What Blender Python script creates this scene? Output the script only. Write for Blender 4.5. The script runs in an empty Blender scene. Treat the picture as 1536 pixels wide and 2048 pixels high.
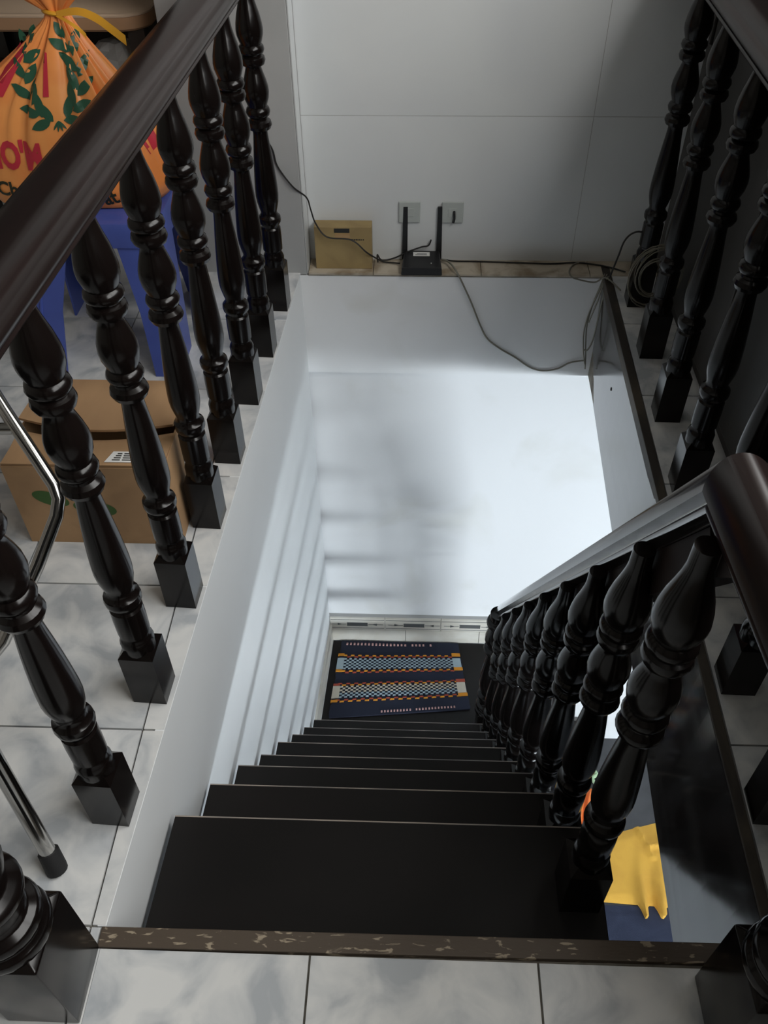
import bpy, bmesh, math, random
from mathutils import Vector, Matrix, Euler
random.seed(7)
PI = math.pi
scn = bpy.context.scene
COL = scn.collection

# ------------------------------------------------------------------ camera
cd = bpy.data.cameras.new('camera'); cam = bpy.data.objects.new('camera', cd); COL.objects.link(cam)
cd.sensor_fit = 'VERTICAL'; cd.sensor_height = 36.0; cd.lens = 1711.73 / 2048 * 36
cd.clip_start = 0.02; cd.clip_end = 60
cam.location = (0.4000, -0.4222, 1.2130)
cam.rotation_euler = Euler((0.7858, 0.0078, 0.0338), 'XYZ')
scn.camera = cam

# ------------------------------------------------------------------ world, lights, exposure
w = bpy.data.worlds.new('world'); scn.world = w; w.use_nodes = True
w.node_tree.nodes['Background'].inputs[0].default_value = (0.75, 0.85, 1.0, 1)
w.node_tree.nodes['Background'].inputs[1].default_value = 0.6
scn.view_settings.view_transform = 'Standard'; scn.view_settings.look = 'None'
scn.view_settings.gamma = 1.0; scn.view_settings.use_curve_mapping = False
scn.view_settings.exposure = 0.0

def area(name, loc, aim, sx, sy, power, color):
    l = bpy.data.lights.new(name, 'AREA'); l.shape = 'RECTANGLE'; l.size = sx; l.size_y = sy
    l.energy = power; l.color = color
    o = bpy.data.objects.new(name, l); COL.objects.link(o); o.location = loc
    d = Vector(aim) - Vector(loc); o.rotation_euler = d.to_track_quat('-Z', 'Y').to_euler()
    return o
# daylight in the lower storey's high window (near side) and in the upper window (right wall, above the low cupboard)
area('lower_window_light', (3.25, -4.97, -0.565), (3.0, 0, -0.565), 2.7, 0.34, 350, (0.86, 0.94, 1.0))
area('upper_window_light', (1.36, 0.0, 1.78), (0, 0.0, 1.70), 2.3, 1.15, 66, (1.0, 0.985, 0.95))

# ------------------------------------------------------------------ geometry helpers
L = 1.7277          # y of the far face of the well
K = 0.0489          # the well is turned a little against the tile grid
ZL = -1.690         # landing
ZF = -2.45          # lower floor
ZS = -0.333         # underside of the slab

class MB:
    def __init__(s): s.v = []; s.f = []; s.m = []; s.sm = []
    def add(s, vs, fs, mi=0, smooth=False):
        o = len(s.v); s.v += [tuple(v) for v in vs]
        for f in fs: s.f.append([i + o for i in f]); s.m.append(mi); s.sm.append(smooth)
        return s
    def box(s, x0, y0, z0, x1, y1, z1, mi=0):
        return s.add([(x0,y0,z0),(x1,y0,z0),(x1,y1,z0),(x0,y1,z0),(x0,y0,z1),(x1,y0,z1),(x1,y1,z1),(x0,y1,z1)],
              [(3,2,1,0),(4,5,6,7),(0,1,5,4),(1,2,6,5),(2,3,7,6),(3,0,4,7)], mi)
    def prism(s, poly, z0, z1, mi=0):
        n = len(poly)
        return s.add([(p[0],p[1],z0) for p in poly] + [(p[0],p[1],z1) for p in poly],
              [list(range(n))[::-1], list(range(n, 2*n))] + [(i,(i+1)%n,n+(i+1)%n,n+i) for i in range(n)], mi)
    def hexa(s, bot, top, mi=0):
        return s.add(list(bot) + list(top), [(3,2,1,0),(4,5,6,7),(0,1,5,4),(1,2,6,5),(2,3,7,6),(3,0,4,7)], mi)
    def lathe(s, prof, seg=22, cx=0, cy=0, mi=0, zs=1.0):
        n = len(prof); vs = []
        for r, z in prof:
            for k in range(seg):
                a = 2*PI*k/seg; vs.append((cx + r*math.cos(a), cy + r*math.sin(a), z*zs))
        fs = [(i*seg+k, i*seg+(k+1)%seg, (i+1)*seg+(k+1)%seg, (i+1)*seg+k) for i in range(n-1) for k in range(seg)]
        fs += [list(range(seg))[::-1], list(range((n-1)*seg, n*seg))]
        return s.add(vs, fs, mi, True)
    def tube(s, pts, r, seg=8, mi=0, closed=False):
        P = [Vector(p) for p in pts]; n = len(P); vs = []
        t0 = (P[1]-P[0]).normalized(); up = Vector((0,0,1)) if abs(t0.z) < .9 else Vector((1,0,0))
        nrm = (up - t0*up.dot(t0)).normalized()
        for i in range(n):
            if closed: t = (P[(i+1)%n]-P[i-1]).normalized()
            else: t = (P[min(i+1,n-1)]-P[max(i-1,0)]).normalized()
            nrm = (nrm - t*nrm.dot(t)).normalized(); b = t.cross(nrm)
            rr = r[i] if isinstance(r,(list,tuple)) else r
            for k in range(seg):
                a = 2*PI*k/seg; vs.append(P[i] + nrm*rr*math.cos(a) + b*rr*math.sin(a))
        m = n if closed else n-1
        fs = [(i*seg+k, i*seg+(k+1)%seg, ((i+1)%n)*seg+(k+1)%seg, ((i+1)%n)*seg+k) for i in range(m) for k in range(seg)]
        if not closed: fs += [list(range(seg))[::-1], list(range((n-1)*seg, n*seg))]
        return s.add(vs, fs, mi, True)
    def sweep(s, prof, pts, mi=0):
        """prof: closed list of (side, up); swept along pts, mitred, side stays level"""
        P = [Vector(p) for p in pts]; n = len(P); m = len(prof); vs = []
        for i in range(n):
            a = (P[i]-P[i-1]).normalized() if i else None
            b = (P[i+1]-P[i]).normalized() if i < n-1 else None
            t = ((a or b) + (b or a)).normalized(); d = b or a
            side0 = d.cross(Vector((0,0,1))).normalized(); up0 = side0.cross(d).normalized()
            for (x, z) in prof:
                q = side0*x + up0*z
                if a and b: q = q - d * (q.dot(t)/d.dot(t))
                vs.append(P[i] + q)
        fs = [(i*m+k, (i+1)*m+k, (i+1)*m+(k+1)%m, i*m+(k+1)%m) for i in range(n-1) for k in range(m)]
        fs += [list(range(m)), list(range((n-1)*m, n*m))[::-1]]
        return s.add(vs, fs, mi, True)
    def build(s, name, mats, parent=None, bevel=0, sharp=35, fixn=True):
        me = bpy.data.meshes.new(name); me.from_pydata(s.v, [], s.f)
        for m in (mats if isinstance(mats,(list,tuple)) else [mats]): me.materials.append(m)
        for p, mi, sm in zip(me.polygons, s.m, s.sm): p.material_index = mi; p.use_smooth = sm
        if fixn or bevel:
            bm = bmesh.new(); bm.from_mesh(me)
            if bevel:
                es = [e for e in bm.edges if len(e.link_faces)==2 and e.calc_face_angle(0) > .6]
                bmesh.ops.bevel(bm, geom=es, offset=bevel, segments=2, affect='EDGES', profile=.6)
            bmesh.ops.recalc_face_normals(bm, faces=bm.faces); bm.to_mesh(me); bm.free()
        if any(s.sm): me.set_sharp_from_angle(angle=math.radians(sharp))
        me.update()
        o = bpy.data.objects.new(name, me); COL.objects.link(o)
        if parent: o.parent = parent
        return o

def tag(o, label=None, cat=None, group=None, kind=None):
    if label: o['label'] = label
    if cat: o['category'] = cat
    if group: o['group'] = group
    if kind: o['kind'] = kind
    return o
def empty(name, loc, label, cat, group=None):
    o = bpy.data.objects.new(name, None); COL.objects.link(o); o.location = loc; o.empty_display_size = .05
    return tag(o, label, cat, group)
def struct(name, mb, m, bevel=0, parent=None, fixn=True):
    o = mb.build(name, m, parent, bevel, fixn=fixn)
    if not parent: o['kind'] = 'structure'
    return o
def spline(pts, n=8):
    P = [Vector(p) for p in pts]; out = []
    for i in range(len(P)-1):
        p0 = P[max(i-1,0)]; p1 = P[i]; p2 = P[i+1]; p3 = P[min(i+2,len(P)-1)]
        for k in range(n):
            t = k/n
            out.append(.5*((2*p1)+(p2-p0)*t+(2*p0-5*p1+4*p2-p3)*t*t+(3*p1-p0-3*p2+p3)*t**3))
    return out + [P[-1]]
def clip(poly, a, b, c):
    """keep the side a*x+b*y<=c"""
    out = []
    for i in range(len(poly)):
        p, q = poly[i], poly[(i+1)%len(poly)]
        dp, dq = a*p[0]+b*p[1]-c, a*q[0]+b*q[1]-c
        if dp <= 0: out.append(p)
        if dp*dq < 0:
            t = dp/(dp-dq); out.append((p[0]+t*(q[0]-p[0]), p[1]+t*(q[1]-p[1])))
    return out
def area2(poly): return abs(sum(poly[i][0]*poly[(i+1)%len(poly)][1]-poly[(i+1)%len(poly)][0]*poly[i][1] for i in range(len(poly))))/2

# ------------------------------------------------------------------ materials
def mat(name, c1, rough=.5, c2=None, scale=8, stretch=(1,1,1), lo=.4, hi=.6, bump=0, bscale=60, coat=0, spec=.5, metal=0, obj_random=0, detail=4, c3=None, trans=0, rough2=None, space='Object'):
    m = bpy.data.materials.new(name); m.use_nodes = True; nt = m.node_tree; N = nt.nodes; Lk = nt.links
    b = N['Principled BSDF']; b.inputs['Base Color'].default_value = (*c1,1); b.inputs['Roughness'].default_value = rough
    b.inputs['Specular IOR Level'].default_value = spec; b.inputs['Metallic'].default_value = metal
    b.inputs['Coat Weight'].default_value = coat; b.inputs['Coat Roughness'].default_value = .1
    b.inputs['Transmission Weight'].default_value = trans
    if c2 or bump:
        if space == 'World': src = N.new('ShaderNodeNewGeometry').outputs['Position']
        else: src = N.new('ShaderNodeTexCoord').outputs['Object']
        mp = N.new('ShaderNodeMapping'); mp.inputs['Scale'].default_value = stretch; Lk.new(src, mp.inputs['Vector'])
        vec = mp.outputs[0]
        if obj_random:
            oi = N.new('ShaderNodeObjectInfo'); mu = N.new('ShaderNodeMath'); mu.operation = 'MULTIPLY'; mu.inputs[1].default_value = 37
            Lk.new(oi.outputs['Random'], mu.inputs[0]); ad = N.new('ShaderNodeVectorMath'); Lk.new(vec, ad.inputs[0]); Lk.new(mu.outputs[0], ad.inputs[1]); vec = ad.outputs[0]
        if c2:
            nz = N.new('ShaderNodeTexNoise'); nz.inputs['Scale'].default_value = scale; nz.inputs['Detail'].default_value = detail; nz.inputs['Distortion'].default_value = .6
            Lk.new(vec, nz.inputs['Vector'])
            cr = N.new('ShaderNodeValToRGB'); e = cr.color_ramp.elements
            e[0].position = lo; e[0].color = (*c1,1); e[1].position = hi; e[1].color = (*c2,1)
            if c3: x = e.new((lo+hi)/2); x.color = (*c3,1)
            Lk.new(nz.outputs['Fac'], cr.inputs[0]); Lk.new(cr.outputs[0], b.inputs['Base Color'])
            if rough2 is not None:
                mr = N.new('ShaderNodeMapRange'); mr.inputs['From Min'].default_value = lo; mr.inputs['From Max'].default_value = hi
                mr.inputs['To Min'].default_value = rough; mr.inputs['To Max'].default_value = rough2
                Lk.new(nz.outputs['Fac'], mr.inputs['Value']); Lk.new(mr.outputs[0], b.inputs['Roughness'])
        if bump:
            n2 = N.new('ShaderNodeTexNoise'); n2.inputs['Scale'].default_value = bscale; Lk.new(vec, n2.inputs['Vector'])
            bp = N.new('ShaderNodeBump'); bp.inputs['Strength'].default_value = bump; bp.inputs['Distance'].default_value = .002
            Lk.new(n2.outputs['Fac'], bp.inputs['Height']); Lk.new(bp.outputs[0], b.inputs['Normal'])
    return m

M_wood = mat('dark_lacquered_wood', (.0032,.0025,.0023), .19, (.007,.0045,.004), 9, (1,1,.12), .35, .75, spec=.27, bump=.04, bscale=40)
M_rail = mat('dark_handrail_wood', (.0085,.006,.0056), .24, (.022,.013,.012), 14, (1,.06,1), .35, .72, spec=.22, bump=.05, bscale=60)
M_tread = mat('black_brown_tread', (.0075,.0068,.0066), .45, (.012,.010,.0095), 7, (.3,1,1), .35, .7, spec=.2, bump=.04)
M_matte = mat('dull_dark_wood', (.011,.008,.0075), .65, (.02,.012,.010), 12, (1,.1,1), .4, .7, spec=.12)
M_nose = mat('worn_nosing', (.40,.34,.29), .4, (.19,.18,.17), 5, (1,1,1), .4, .6)
M_fascia = mat('gloss_dark_board', (.016,.014,.014), .10, (.026,.023,.022), 22, (1,.08,1), .4, .7, coat=.15, bump=.03, bscale=25, rough2=.16)
M_srail = mat('gloss_stair_handrail', (.016,.014,.014), .12, (.030,.027,.026), 22, (1,.08,1), .4, .7, coat=1.0, bump=.03, bscale=25, rough2=.2)
M_white = mat('white_painted_wall', (.80,.82,.83), .55, (.76,.785,.80), 2.2, lo=.35, hi=.7, bump=.05, bscale=90)
M_whitest = mat('white_painted_far_wall', (.81,.82,.83), .55, (.72,.72,.69), 3.2, lo=.56, hi=.82, bump=.04, bscale=90)
M_wtile = mat('pale_glazed_wall_tile', (.70,.72,.72), .22, (.66,.68,.69), 3, lo=.35, hi=.7)
M_joint = mat('wall_tile_joint', (.42,.42,.41), .8)
M_ceil = mat('upper_ceiling_paint', (.30,.295,.28), .8)
M_pier = mat('grey_painted_pier', (.40,.405,.40), .45, (.37,.375,.37), 4)
M_shade = mat('side_room_painted_shade', (.10,.10,.095), .8)  # dark tone stands in for the missing light in the side room
M_beige = mat('beige_room_paint', (.30,.28,.25), .8)
M_marble = mat('grey_marble_floor_tile', (.44,.465,.49), .24, (.72,.725,.715), 13, lo=.36, hi=.62, obj_random=1, detail=6, c3=(.61,.625,.63), space='World')
M_marbleR = M_marble
M_grout = mat('dirty_grout', (.17,.15,.125), .9, (.28,.26,.22), 20)
M_strip = mat('peeling_brown_strip', (.075,.055,.038), .6, (.34,.28,.20), 75, (.5,1.6,1), .60, .65, bump=.3, bscale=120, space='World', detail=6)
M_stripd = mat('dirty_dark_strip', (.030,.024,.019), .6, (.075,.06,.042), 18, (1,.3,1), .45, .65, bump=.2, bscale=90, space='World')
M_dirt = mat('dirty_ledge_tile', (.50,.44,.35), .55, (.27,.21,.14), 16, (1,1,1), .45, .68, space='World')
M_lfloor = mat('dark_lower_floor', (.030,.031,.034), .3, (.045,.046,.05), 5)
M_black = mat('black_plastic', (.010,.010,.011), .38)
M_blackr = mat('black_rubber', (.008,.008,.009), .7)
M_label = mat('white_label', (.72,.72,.70), .6)
M_ink = mat('black_ink', (.02,.02,.02), .7)
M_chrome = mat('polished_steel', (.42,.415,.40), .14, metal=1)
M_blue = mat('blue_plastic', (.055,.085,.33), .32, (.065,.10,.37), 6)
M_card = mat('brown_cardboard', (.40,.245,.125), .8, (.34,.205,.105), 10, (1,.2,1))
M_cardd = mat('cardboard_edge', (.26,.15,.07), .85)
M_card2 = mat('yellowish_cardboard', (.33,.24,.105), .8, (.28,.20,.09), 12)
M_tape = mat('parcel_tape', (.40,.25,.12), .25)
M_green = mat('green_print', (.045,.105,.025), .8)
M_bag = mat('orange_bag_plastic', (.90,.35,.095), .40, (.82,.26,.065), 6, bump=.25, bscale=35)
M_bagred = mat('orange_red_bag_plastic', (.62,.10,.05), .42, (.66,.2,.05), 12)
M_leaf = mat('dark_green_print', (.018,.085,.045), .45)
M_red = mat('red_print', (.55,.025,.05), .45)
M_ink2 = mat('black_green_print', (.015,.02,.008), .5)
M_ribbon = mat('yellow_ribbon', (.62,.30,.02), .4)
M_tan = mat('tan_table_laminate', (.50,.37,.265), .4)
M_tanedge = mat('tan_table_edge', (.38,.22,.12), .5)
M_cable = mat('black_cable', (.012,.011,.010), .5)
M_gcable = mat('grey_cable', (.20,.19,.155), .5)
M_bcable = mat('brown_grey_cable', (.13,.115,.085), .5)
M_plate = mat('grey_socket_plate', (.45,.48,.46), .4)
M_yellow = mat('yellow_cloth', (.70,.39,.055), .85, (.64,.35,.05), 8, bump=.2, bscale=260)
M_navy = mat('navy_cloth', (.016,.022,.048), .9, (.022,.03,.06), 10, bump=.2, bscale=260)
M_orange = mat('orange_cloth', (.85,.20,.04), .7)
M_mint = mat('pale_green_bead', (.45,.62,.38), .5)
M_dark = mat('dark_cupboard', (.018,.016,.014), .5, (.026,.022,.019), 6, (1,1,.1))
M_clear = mat('cloudy_plastic', (.55,.55,.53), .3, trans=.55)
M_rugnavy = mat('rug_navy', (.012,.016,.034), .95)
M_rugor = mat('rug_orange', (.62,.25,.02), .9)
M_rugred = mat('rug_rust', (.32,.055,.03), .9)
M_rugblue = mat('rug_pale_blue', (.34,.43,.48), .9)
M_rugcream = mat('rug_cream', (.52,.48,.40), .9)
M_rugpink = mat('rug_pink', (.50,.30,.28), .9)
M_band = mat('border_tile_grey', (.10,.105,.105), .4)
M_fillglow = mat('fill_panel_glow', (.9,.9,.9), .5)
_p = M_fillglow.node_tree.nodes['Principled BSDF']; _p.inputs['Emission Color'].default_value = (.9,.95,1,1); _p.inputs['Emission Strength'].default_value = 24
M_base = mat('cream_base_tile', (.66,.64,.58), .35, (.60,.57,.50), 9)

# ------------------------------------------------------------------ setting: slabs and floors
X0, X1, Y0 = -1.6, 1.15, -2.5
edge = lambda y: K*y
rin = lambda y: .885 + .0225*y           # inner edge of the right strip
fl = empty('floor', (0,0,0), None, None); fl['kind'] = 'structure'
sb = MB()
LS = -.007
sb.prism([(X0,-.012),(0-.012,-.012),(edge(L)-.012,L),(-.195,L),(-.195,2.7),(X0,2.7)], ZS, LS)
sb.prism([(X0,Y0),(X1,Y0),(X1,-.012),(X0,-.012)], ZS, LS)
sb.prism([(rin(0)+.012,-.012),(X1,-.012),(X1,L+.08),(rin(L)+.012,L+.08)], ZS, LS)
sb.build('floor_slab', [M_grout], fl)
sb2 = MB(); sb2.box(-.1,L+.013,ZS,3.0,L+.079,-.0075); sb2.build('ledge_slab', M_grout, fl)
T = .3; GX = -.0203; GY = .2877
tiles = 0
def add_tile(poly):
    if len(poly) < 3 or area2(poly) < 4e-5: return
    b = MB(); b.prism(poly, LS, 0); b.build('floor_tile', M_marble, fl)
g = .0016
for i in range(-6, 4):
    for j in range(-4, 9):
        x0, y0 = GX+i*T+g, GY+(j-1)*T+g; x1, y1 = x0+T-2*g, y0+T-2*g
        if x1 < -1.5 or y0 > 2.6 or y0 < -1.1: continue
        q = [(x0,y0),(x1,y0),(x1,y1),(x0,y1)]
        a = clip(clip(q, 1, -K, -.0004), 0, -1, .0385)           # left of the well
        if y1 > L: a = clip(a, 0, 1, L) if x1 > -.195 else a
        if a: add_tile(a)
        b = clip(q, 0, 1, -.0405)                                # near side
        if b and x1 > 0: add_tile(clip(b, -1, 0, 0) if x0 < 0 else b)
        elif b: 
            if y1 <= -.0385: pass
            else: pass
        if x1 <= 0 and y0 < -.0385:
            add_tile(clip(q, 0, 1, -.0405))
        elif x0 < 0 < x1 and y0 < -.0385:
            add_tile(clip(clip(q, 0, 1, -.0405), 1, 0, -.0005))
        c = clip(clip(clip(q, -1, .024, -.905), 0, -1, .0385), 0, 1, L+.079)
        if c: add_tile([(min(p[0],X1-.001),p[1]) for p in c])
# near edge strip with peeling paint, and the dirty strip on the right
s = MB(); s.prism([(-.004,-.0395),(.90,-.034),(.90,-.0085),(-.004,-.0135)], LS-.02, .004); struct('trim_1', s, M_strip, .0015)
s = MB(); s.prism([(rin(-.008),-.008),(rin(-.008)+.016,-.008),(rin(L)+.022,L+.05),(rin(L),L+.05)], LS-.02, .003); struct('trim_2', s, M_stripd, .0015)
# gloss board on the slab edge to the right of the well
s = MB(); n = 1
for k in range(24):
    def sec(t):
        y = -.012+(L+.012)*t
        return [(.857+.081*t,y,ZS-.006),(.905+.080*t,y,ZS-.006),(.897+.043*t,y,-.001),(.884+.040*t,y,-.001)]
    a, b_ = sec(k/24), sec((k+1)/24)
    s.add(a+b_, [(0,4,5,1),(1,5,6,2),(2,6,7,3),(3,7,4,0)] + ([(0,1,2,3)] if k == 0 else []) + ([(4,7,6,5)] if k == 23 else []), 0, True)
struct('trim_3', s, M_fascia)
b = MB(); b.tube([(.923,1.3963,-.1386),(.9178,1.3963,-.1382)],.0045,10); b.build('plug', M_blackr, bpy.data.objects['trim_3'])
# near face of the well (slab edge behind the first tread)
s = MB(); s.prism([(.0,-.036),(.897,-.036),(.897,-.0125),(.0,-.0125)], ZS, LS-.0205); struct('trim_4', s, M_tread)

# ------------------------------------------------------------------ setting: walls
s = MB(); s.prism([(-.012,-.012),(0,-.012),(edge(L),L),(edge(L)-.03,L)], ZF, -.0008); struct('wall_left', s, M_white)
s = MB(); s.box(-.02, L+.012, ZF, 4.9, L+.12, -.008); s.box(-.02, L, ZS-.003, 1.0, L+.012, -.008); struct('wall_far_lower', s, M_whitest)
# ledge tiles in the recess
ld = MB(); ld.box(.107, L-.001, -.0079, 1.128, L+.0795, -.004); lo = struct('trim_5', ld, M_grout)
for a, b in ((.108,.2866),(.2884,.5866),(.5884,.8866),(.8884,1.127)):
    t = MB(); t.box(a, L-.0015, -.004, b, L+.079, .001); t.build('ledge_tile', M_dirt, lo)
# recess back wall of large tiles
wb = MB(); wb.box(.10, L+.0808, -.008, 1.6, L+.15, 2.4); wbo = struct('wall_back', wb, M_joint)
for zi in range(-1, 6):
    z0, z1 = max(.395+.4*(zi-1), -.004), .395+.4*zi
    z1 = min(z1, 2.4)
    if z1-z0 < .02: continue
    for x0, x1 in ((.107,.8435),(.8435,1.44)):
        t = MB(); t.box(x0+(.0008 if x0>.2 else 0), L+.08, z0+.0008, x1-.0008, L+.0815, z1-.0008); t.build('wall_tile', M_wtile, wbo)
# pier left of the recess
s = MB(); s.box(-.195, L, -.006, .103, L+.30, 2.4); s.box(.1031, L+.001, -.004, .1065, L+.079, 2.4, 1); struct('wall_pier', s, [M_pier, M_wtile], .002)
s = MB(); s.box(X0-.1, 2.7, -.006, .106, 2.8, 2.4); struct('wall_side_room', s, M_shade)
s = MB(); s.box(-.2, L+.3, -.006, -.195+.006, 2.7, 2.4); struct('wall_side_room_right', s, M_shade)
s = MB(); s.box(X0-.1, Y0, ZS, X0, 2.7, 2.4); struct('wall_upper_left', s, M_beige)
s = MB()                               # right wall with the window opening that lights the upper storey
s.box(X1,Y0,ZS+.1,X1+.24,L+.15,1.02); s.box(X1,Y0,1.02,X1+.24,-1.2,2.4); s.box(X1,1.2,1.02,X1+.24,L+.15,2.4); s.box(X1,-1.2,2.36,X1+.24,1.2,2.4); struct('wall_upper_right', s, M_beige)
s = MB()
for y in (-1.2,-.025,1.15): s.box(X1+.16,y,1.02,X1+.20,y+.05,2.36)
s.box(X1+.16,-1.2,1.02,X1+.20,1.2,1.07); s.box(X1+.16,-1.2,2.31,X1+.20,1.2,2.36); struct('window_1', s, M_label)
s = MB(); s.box(X0-.1, Y0-.1, ZS+.1, X1+.24, Y0, 2.4); struct('wall_behind', s, M_beige)
s = MB(); s.box(X0-.1, Y0-.1, 2.4, X1+.24, 2.8, 2.5); struct('ceiling', s, M_ceil)
# lower storey
s = MB(); s.box(-.1, -5.1, ZF-.1, 4.9, L+.12, ZF); struct('floor_lower', s, M_lfloor)
s = MB(); s.box(-.11, -5.0, ZF, -.012, -.012, ZS); struct('wall_lower_left', s, M_white)
s = MB(); s.box(4.8, -5.0, ZF, 4.9, L, ZS); struct('wall_lower_right', s, M_white)
s = MB()                               # lower near wall with its high window opening
s.box(-.1,-5.1,ZF,4.9,-5.0,-.75); s.box(-.1,-5.1,-.39,4.9,-5.0,ZS); s.box(-.1,-5.1,-.75,2.0,-5.0,-.39); s.box(4.5,-5.1,-.75,4.9,-5.0,-.39)
struct('wall_lower_near', s, M_white)
s = MB()
for x in (2.0,3.22,4.45): s.box(x,-5.07,-.75,x+.05,-5.03,-.39)
s.box(2.0,-5.07,-.75,4.5,-5.03,-.72); s.box(2.0,-5.07,-.42,4.5,-5.03,-.39); struct('window_2', s, M_label)
s = MB(); s.box(-.1,-5.0,ZS,X1,Y0,ZS+.1); s.box(X1, -5.0, ZS, 4.9, L, ZS+.1); struct('ceiling_lower', s, M_white)
clp = empty('added_fill_panel', (1.75,.55,ZS), 'added square fill panel, unseen, glowing over the lower room beyond the gloss board', 'fill light')  # added glowing panel out of view, brightens the lower floor and clothes
b = MB(); b.box(-.19,-.19,-.022,.19,.19,-.0005); b.build('frame', M_label, clp, .003)
b = MB(); b.box(-.17,-.17,-.026,.17,.17,-.022); b.build('glow_face', M_fillglow, clp)
# base tiles on the far wall by the landing: white tiles, then a patterned border row
bb = MB(); bb.box(.082, L-.004, ZL, .735, L+.0119, -1.535); bo = struct('baseboard_far', bb, M_joint)
for a, b in ((.086,.393),(.395,.695),(.697,.735)):
    t = MB(); t.box(a, L-.010, ZL+.002, b, L-.004, -1.612); t.build('base_tile', M_base, bo, .0008)
xs = (.086,.310,.537,.735)
for i in range(3):
    a, b = xs[i]+.001, xs[i+1]-.001
    t = MB(); t.box(a, L-.010, -1.610, b, L-.004, -1.536)
    if i < 3:
        c = xs[i]+.118
        if i == 0: c = .197
        t.box(c-.042, L-.0108, -1.588, c+.042, L-.0095, -1.566, 1)
        for zz in (-1.600,-1.5485):
            t.box(a+.002, L-.0108, zz-.0012, b-.002, L-.0095, zz+.0012, 1)
        for sx in (-1,1):
            t.box(min(c+sx*.045,c+sx*.105), L-.0108, -1.5782, max(c+sx*.045,c+sx*.105), L-.0095, -1.5762, 1)
            t.hexa([(c+sx*.062,L-.0108,-1.5775),(c+sx*.080,L-.0108,-1.584),(c+sx*.080,L-.0095,-1.584),(c+sx*.062,L-.0095,-1.5775)],
                   [(c+sx*.062,L-.0108,-1.5765),(c+sx*.080,L-.0108,-1.570),(c+sx*.080,L-.0095,-1.570),(c+sx*.062,L-.0095,-1.5765)],1)
    t.build('border_tile', [M_base, M_band], bo)
s = MB(); s.prism([(edge(1.22),1.22),(edge(1.22)+.009,1.22),(edge(L)+.009,L-.011),(edge(L),L-.011)], ZL, -1.58); struct('baseboard_left', s, M_base)

# ------------------------------------------------------------------ staircase
st = empty('staircase', (.37,.6,ZF), 'steep black-brown wooden staircase going down between the white wall and its own railing', 'staircase')
def local(mb, root):
    o = root.location; mb.v = [(v[0]-o.x, v[1]-o.y, v[2]-o.z) for v in mb.v]; return mb
NY = [.2141+.1437*i for i in range(8)]
NZ = [-.139,-.3074,-.4992,-.7102,-.8981,-1.1022,-1.3011,-1.4889]
RX = lambda y: .708 + .018*y
for i in range(8):
    y0 = (-.012 if i == 0 else NY[i-1]-.045); y1 = NY[i]; z = NZ[i]
    t = MB(); a = edge(y0)+.012; b = edge(y1)+.012
    t.prism([(a,y0),(RX(y0),y0),(RX(y1),y1-.004),(b,y1-.004)], z-.034, z)
    tr = local(t, st).build('tread', M_tread, st, .0015)
    nb = MB(); nb.prism([(b,y1-.004),(RX(y1),y1-.004),(RX(y1),y1-.0016),(b,y1-.0016)], z-.030, z-.0006)
    local(nb, st).build('nosing', M_nose, tr, .0006)
lp = MB(); lp.prism([(edge(1.16)+.010,1.16),(.736,1.16),(.734,L-.011),(edge(L)+.010,L-.011)], ZL-.045, ZL)
local(lp, st).build('landing', M_tread, st, .0015)
# two slim carriage beams under the treads
for xa in (.17,.60):
    sg = MB(); y0, z0, y1, z1 = .06, -.215, 1.17, -1.70
    sg.add([(xa,y0,z0-.06),(xa,y0,z0),(xa+.05,y1,z1+.06),(xa+.05,y1,z1),(xa+.035,y0,z0-.06),(xa+.035,y0,z0),(xa+.085,y1,z1+.06),(xa+.085,y1,z1)],
       [(0,1,2,3),(7,6,5,4),(0,4,5,1),(1,5,6,2),(2,6,7,3),(3,7,4,0)])
    local(sg, st).build('carriage_beam', M_tread, st)
# lower flight turning right from the landing
for i, (xa, xb, z) in enumerate(((.745,.925,ZL-.19),(.925,1.095,ZL-.38),(1.095,1.265,ZL-.57))):
    t = MB(); t.box(xa-.006, 1.53, z-.034, xb, L-.012, z); local(t, st).build('tread', M_tread, st, .0015)

# ------------------------------------------------------------------ balustrades
PROF = [(.0,.120),(.0255,.120),(.0265,.128),(.026,.136),(.0265,.142),(.024,.150),(.0215,.154),(.0215,.160),(.0245,.164),(.0250,.195),(.0245,.220),
        (.0215,.224),(.0225,.229),(.0268,.235),(.0278,.242),(.0268,.249),(.0215,.254),(.0195,.262),(.0225,.272),(.0262,.288),(.0275,.302),(.0272,.320),
        (.0258,.345),(.0235,.375),(.0208,.405),(.0182,.430),(.0168,.448),(.0175,.455),(.0250,.459),(.0285,.467),(.0265,.475),(.0205,.480),(.0200,.484),
        (.0250,.488),(.0275,.496),(.0255,.503),(.0215,.507),(.0235,.514),(.0272,.524),(.0290,.537),(.0280,.549),(.0245,.563),(.0200,.577),(.0172,.587),
        (.0185,.591),(.0250,.594),(.0280,.602),(.0262,.609),(.0205,.613),(.0255,.617),(.0278,.623),(.0262,.630),(.0225,.634),(.0250,.641),(.0283,.652),
        (.0290,.662),(.0275,.675),(.0238,.692),(.0190,.708),(.0155,.722),(.0135,.735),(.0130,.760)]
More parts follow.
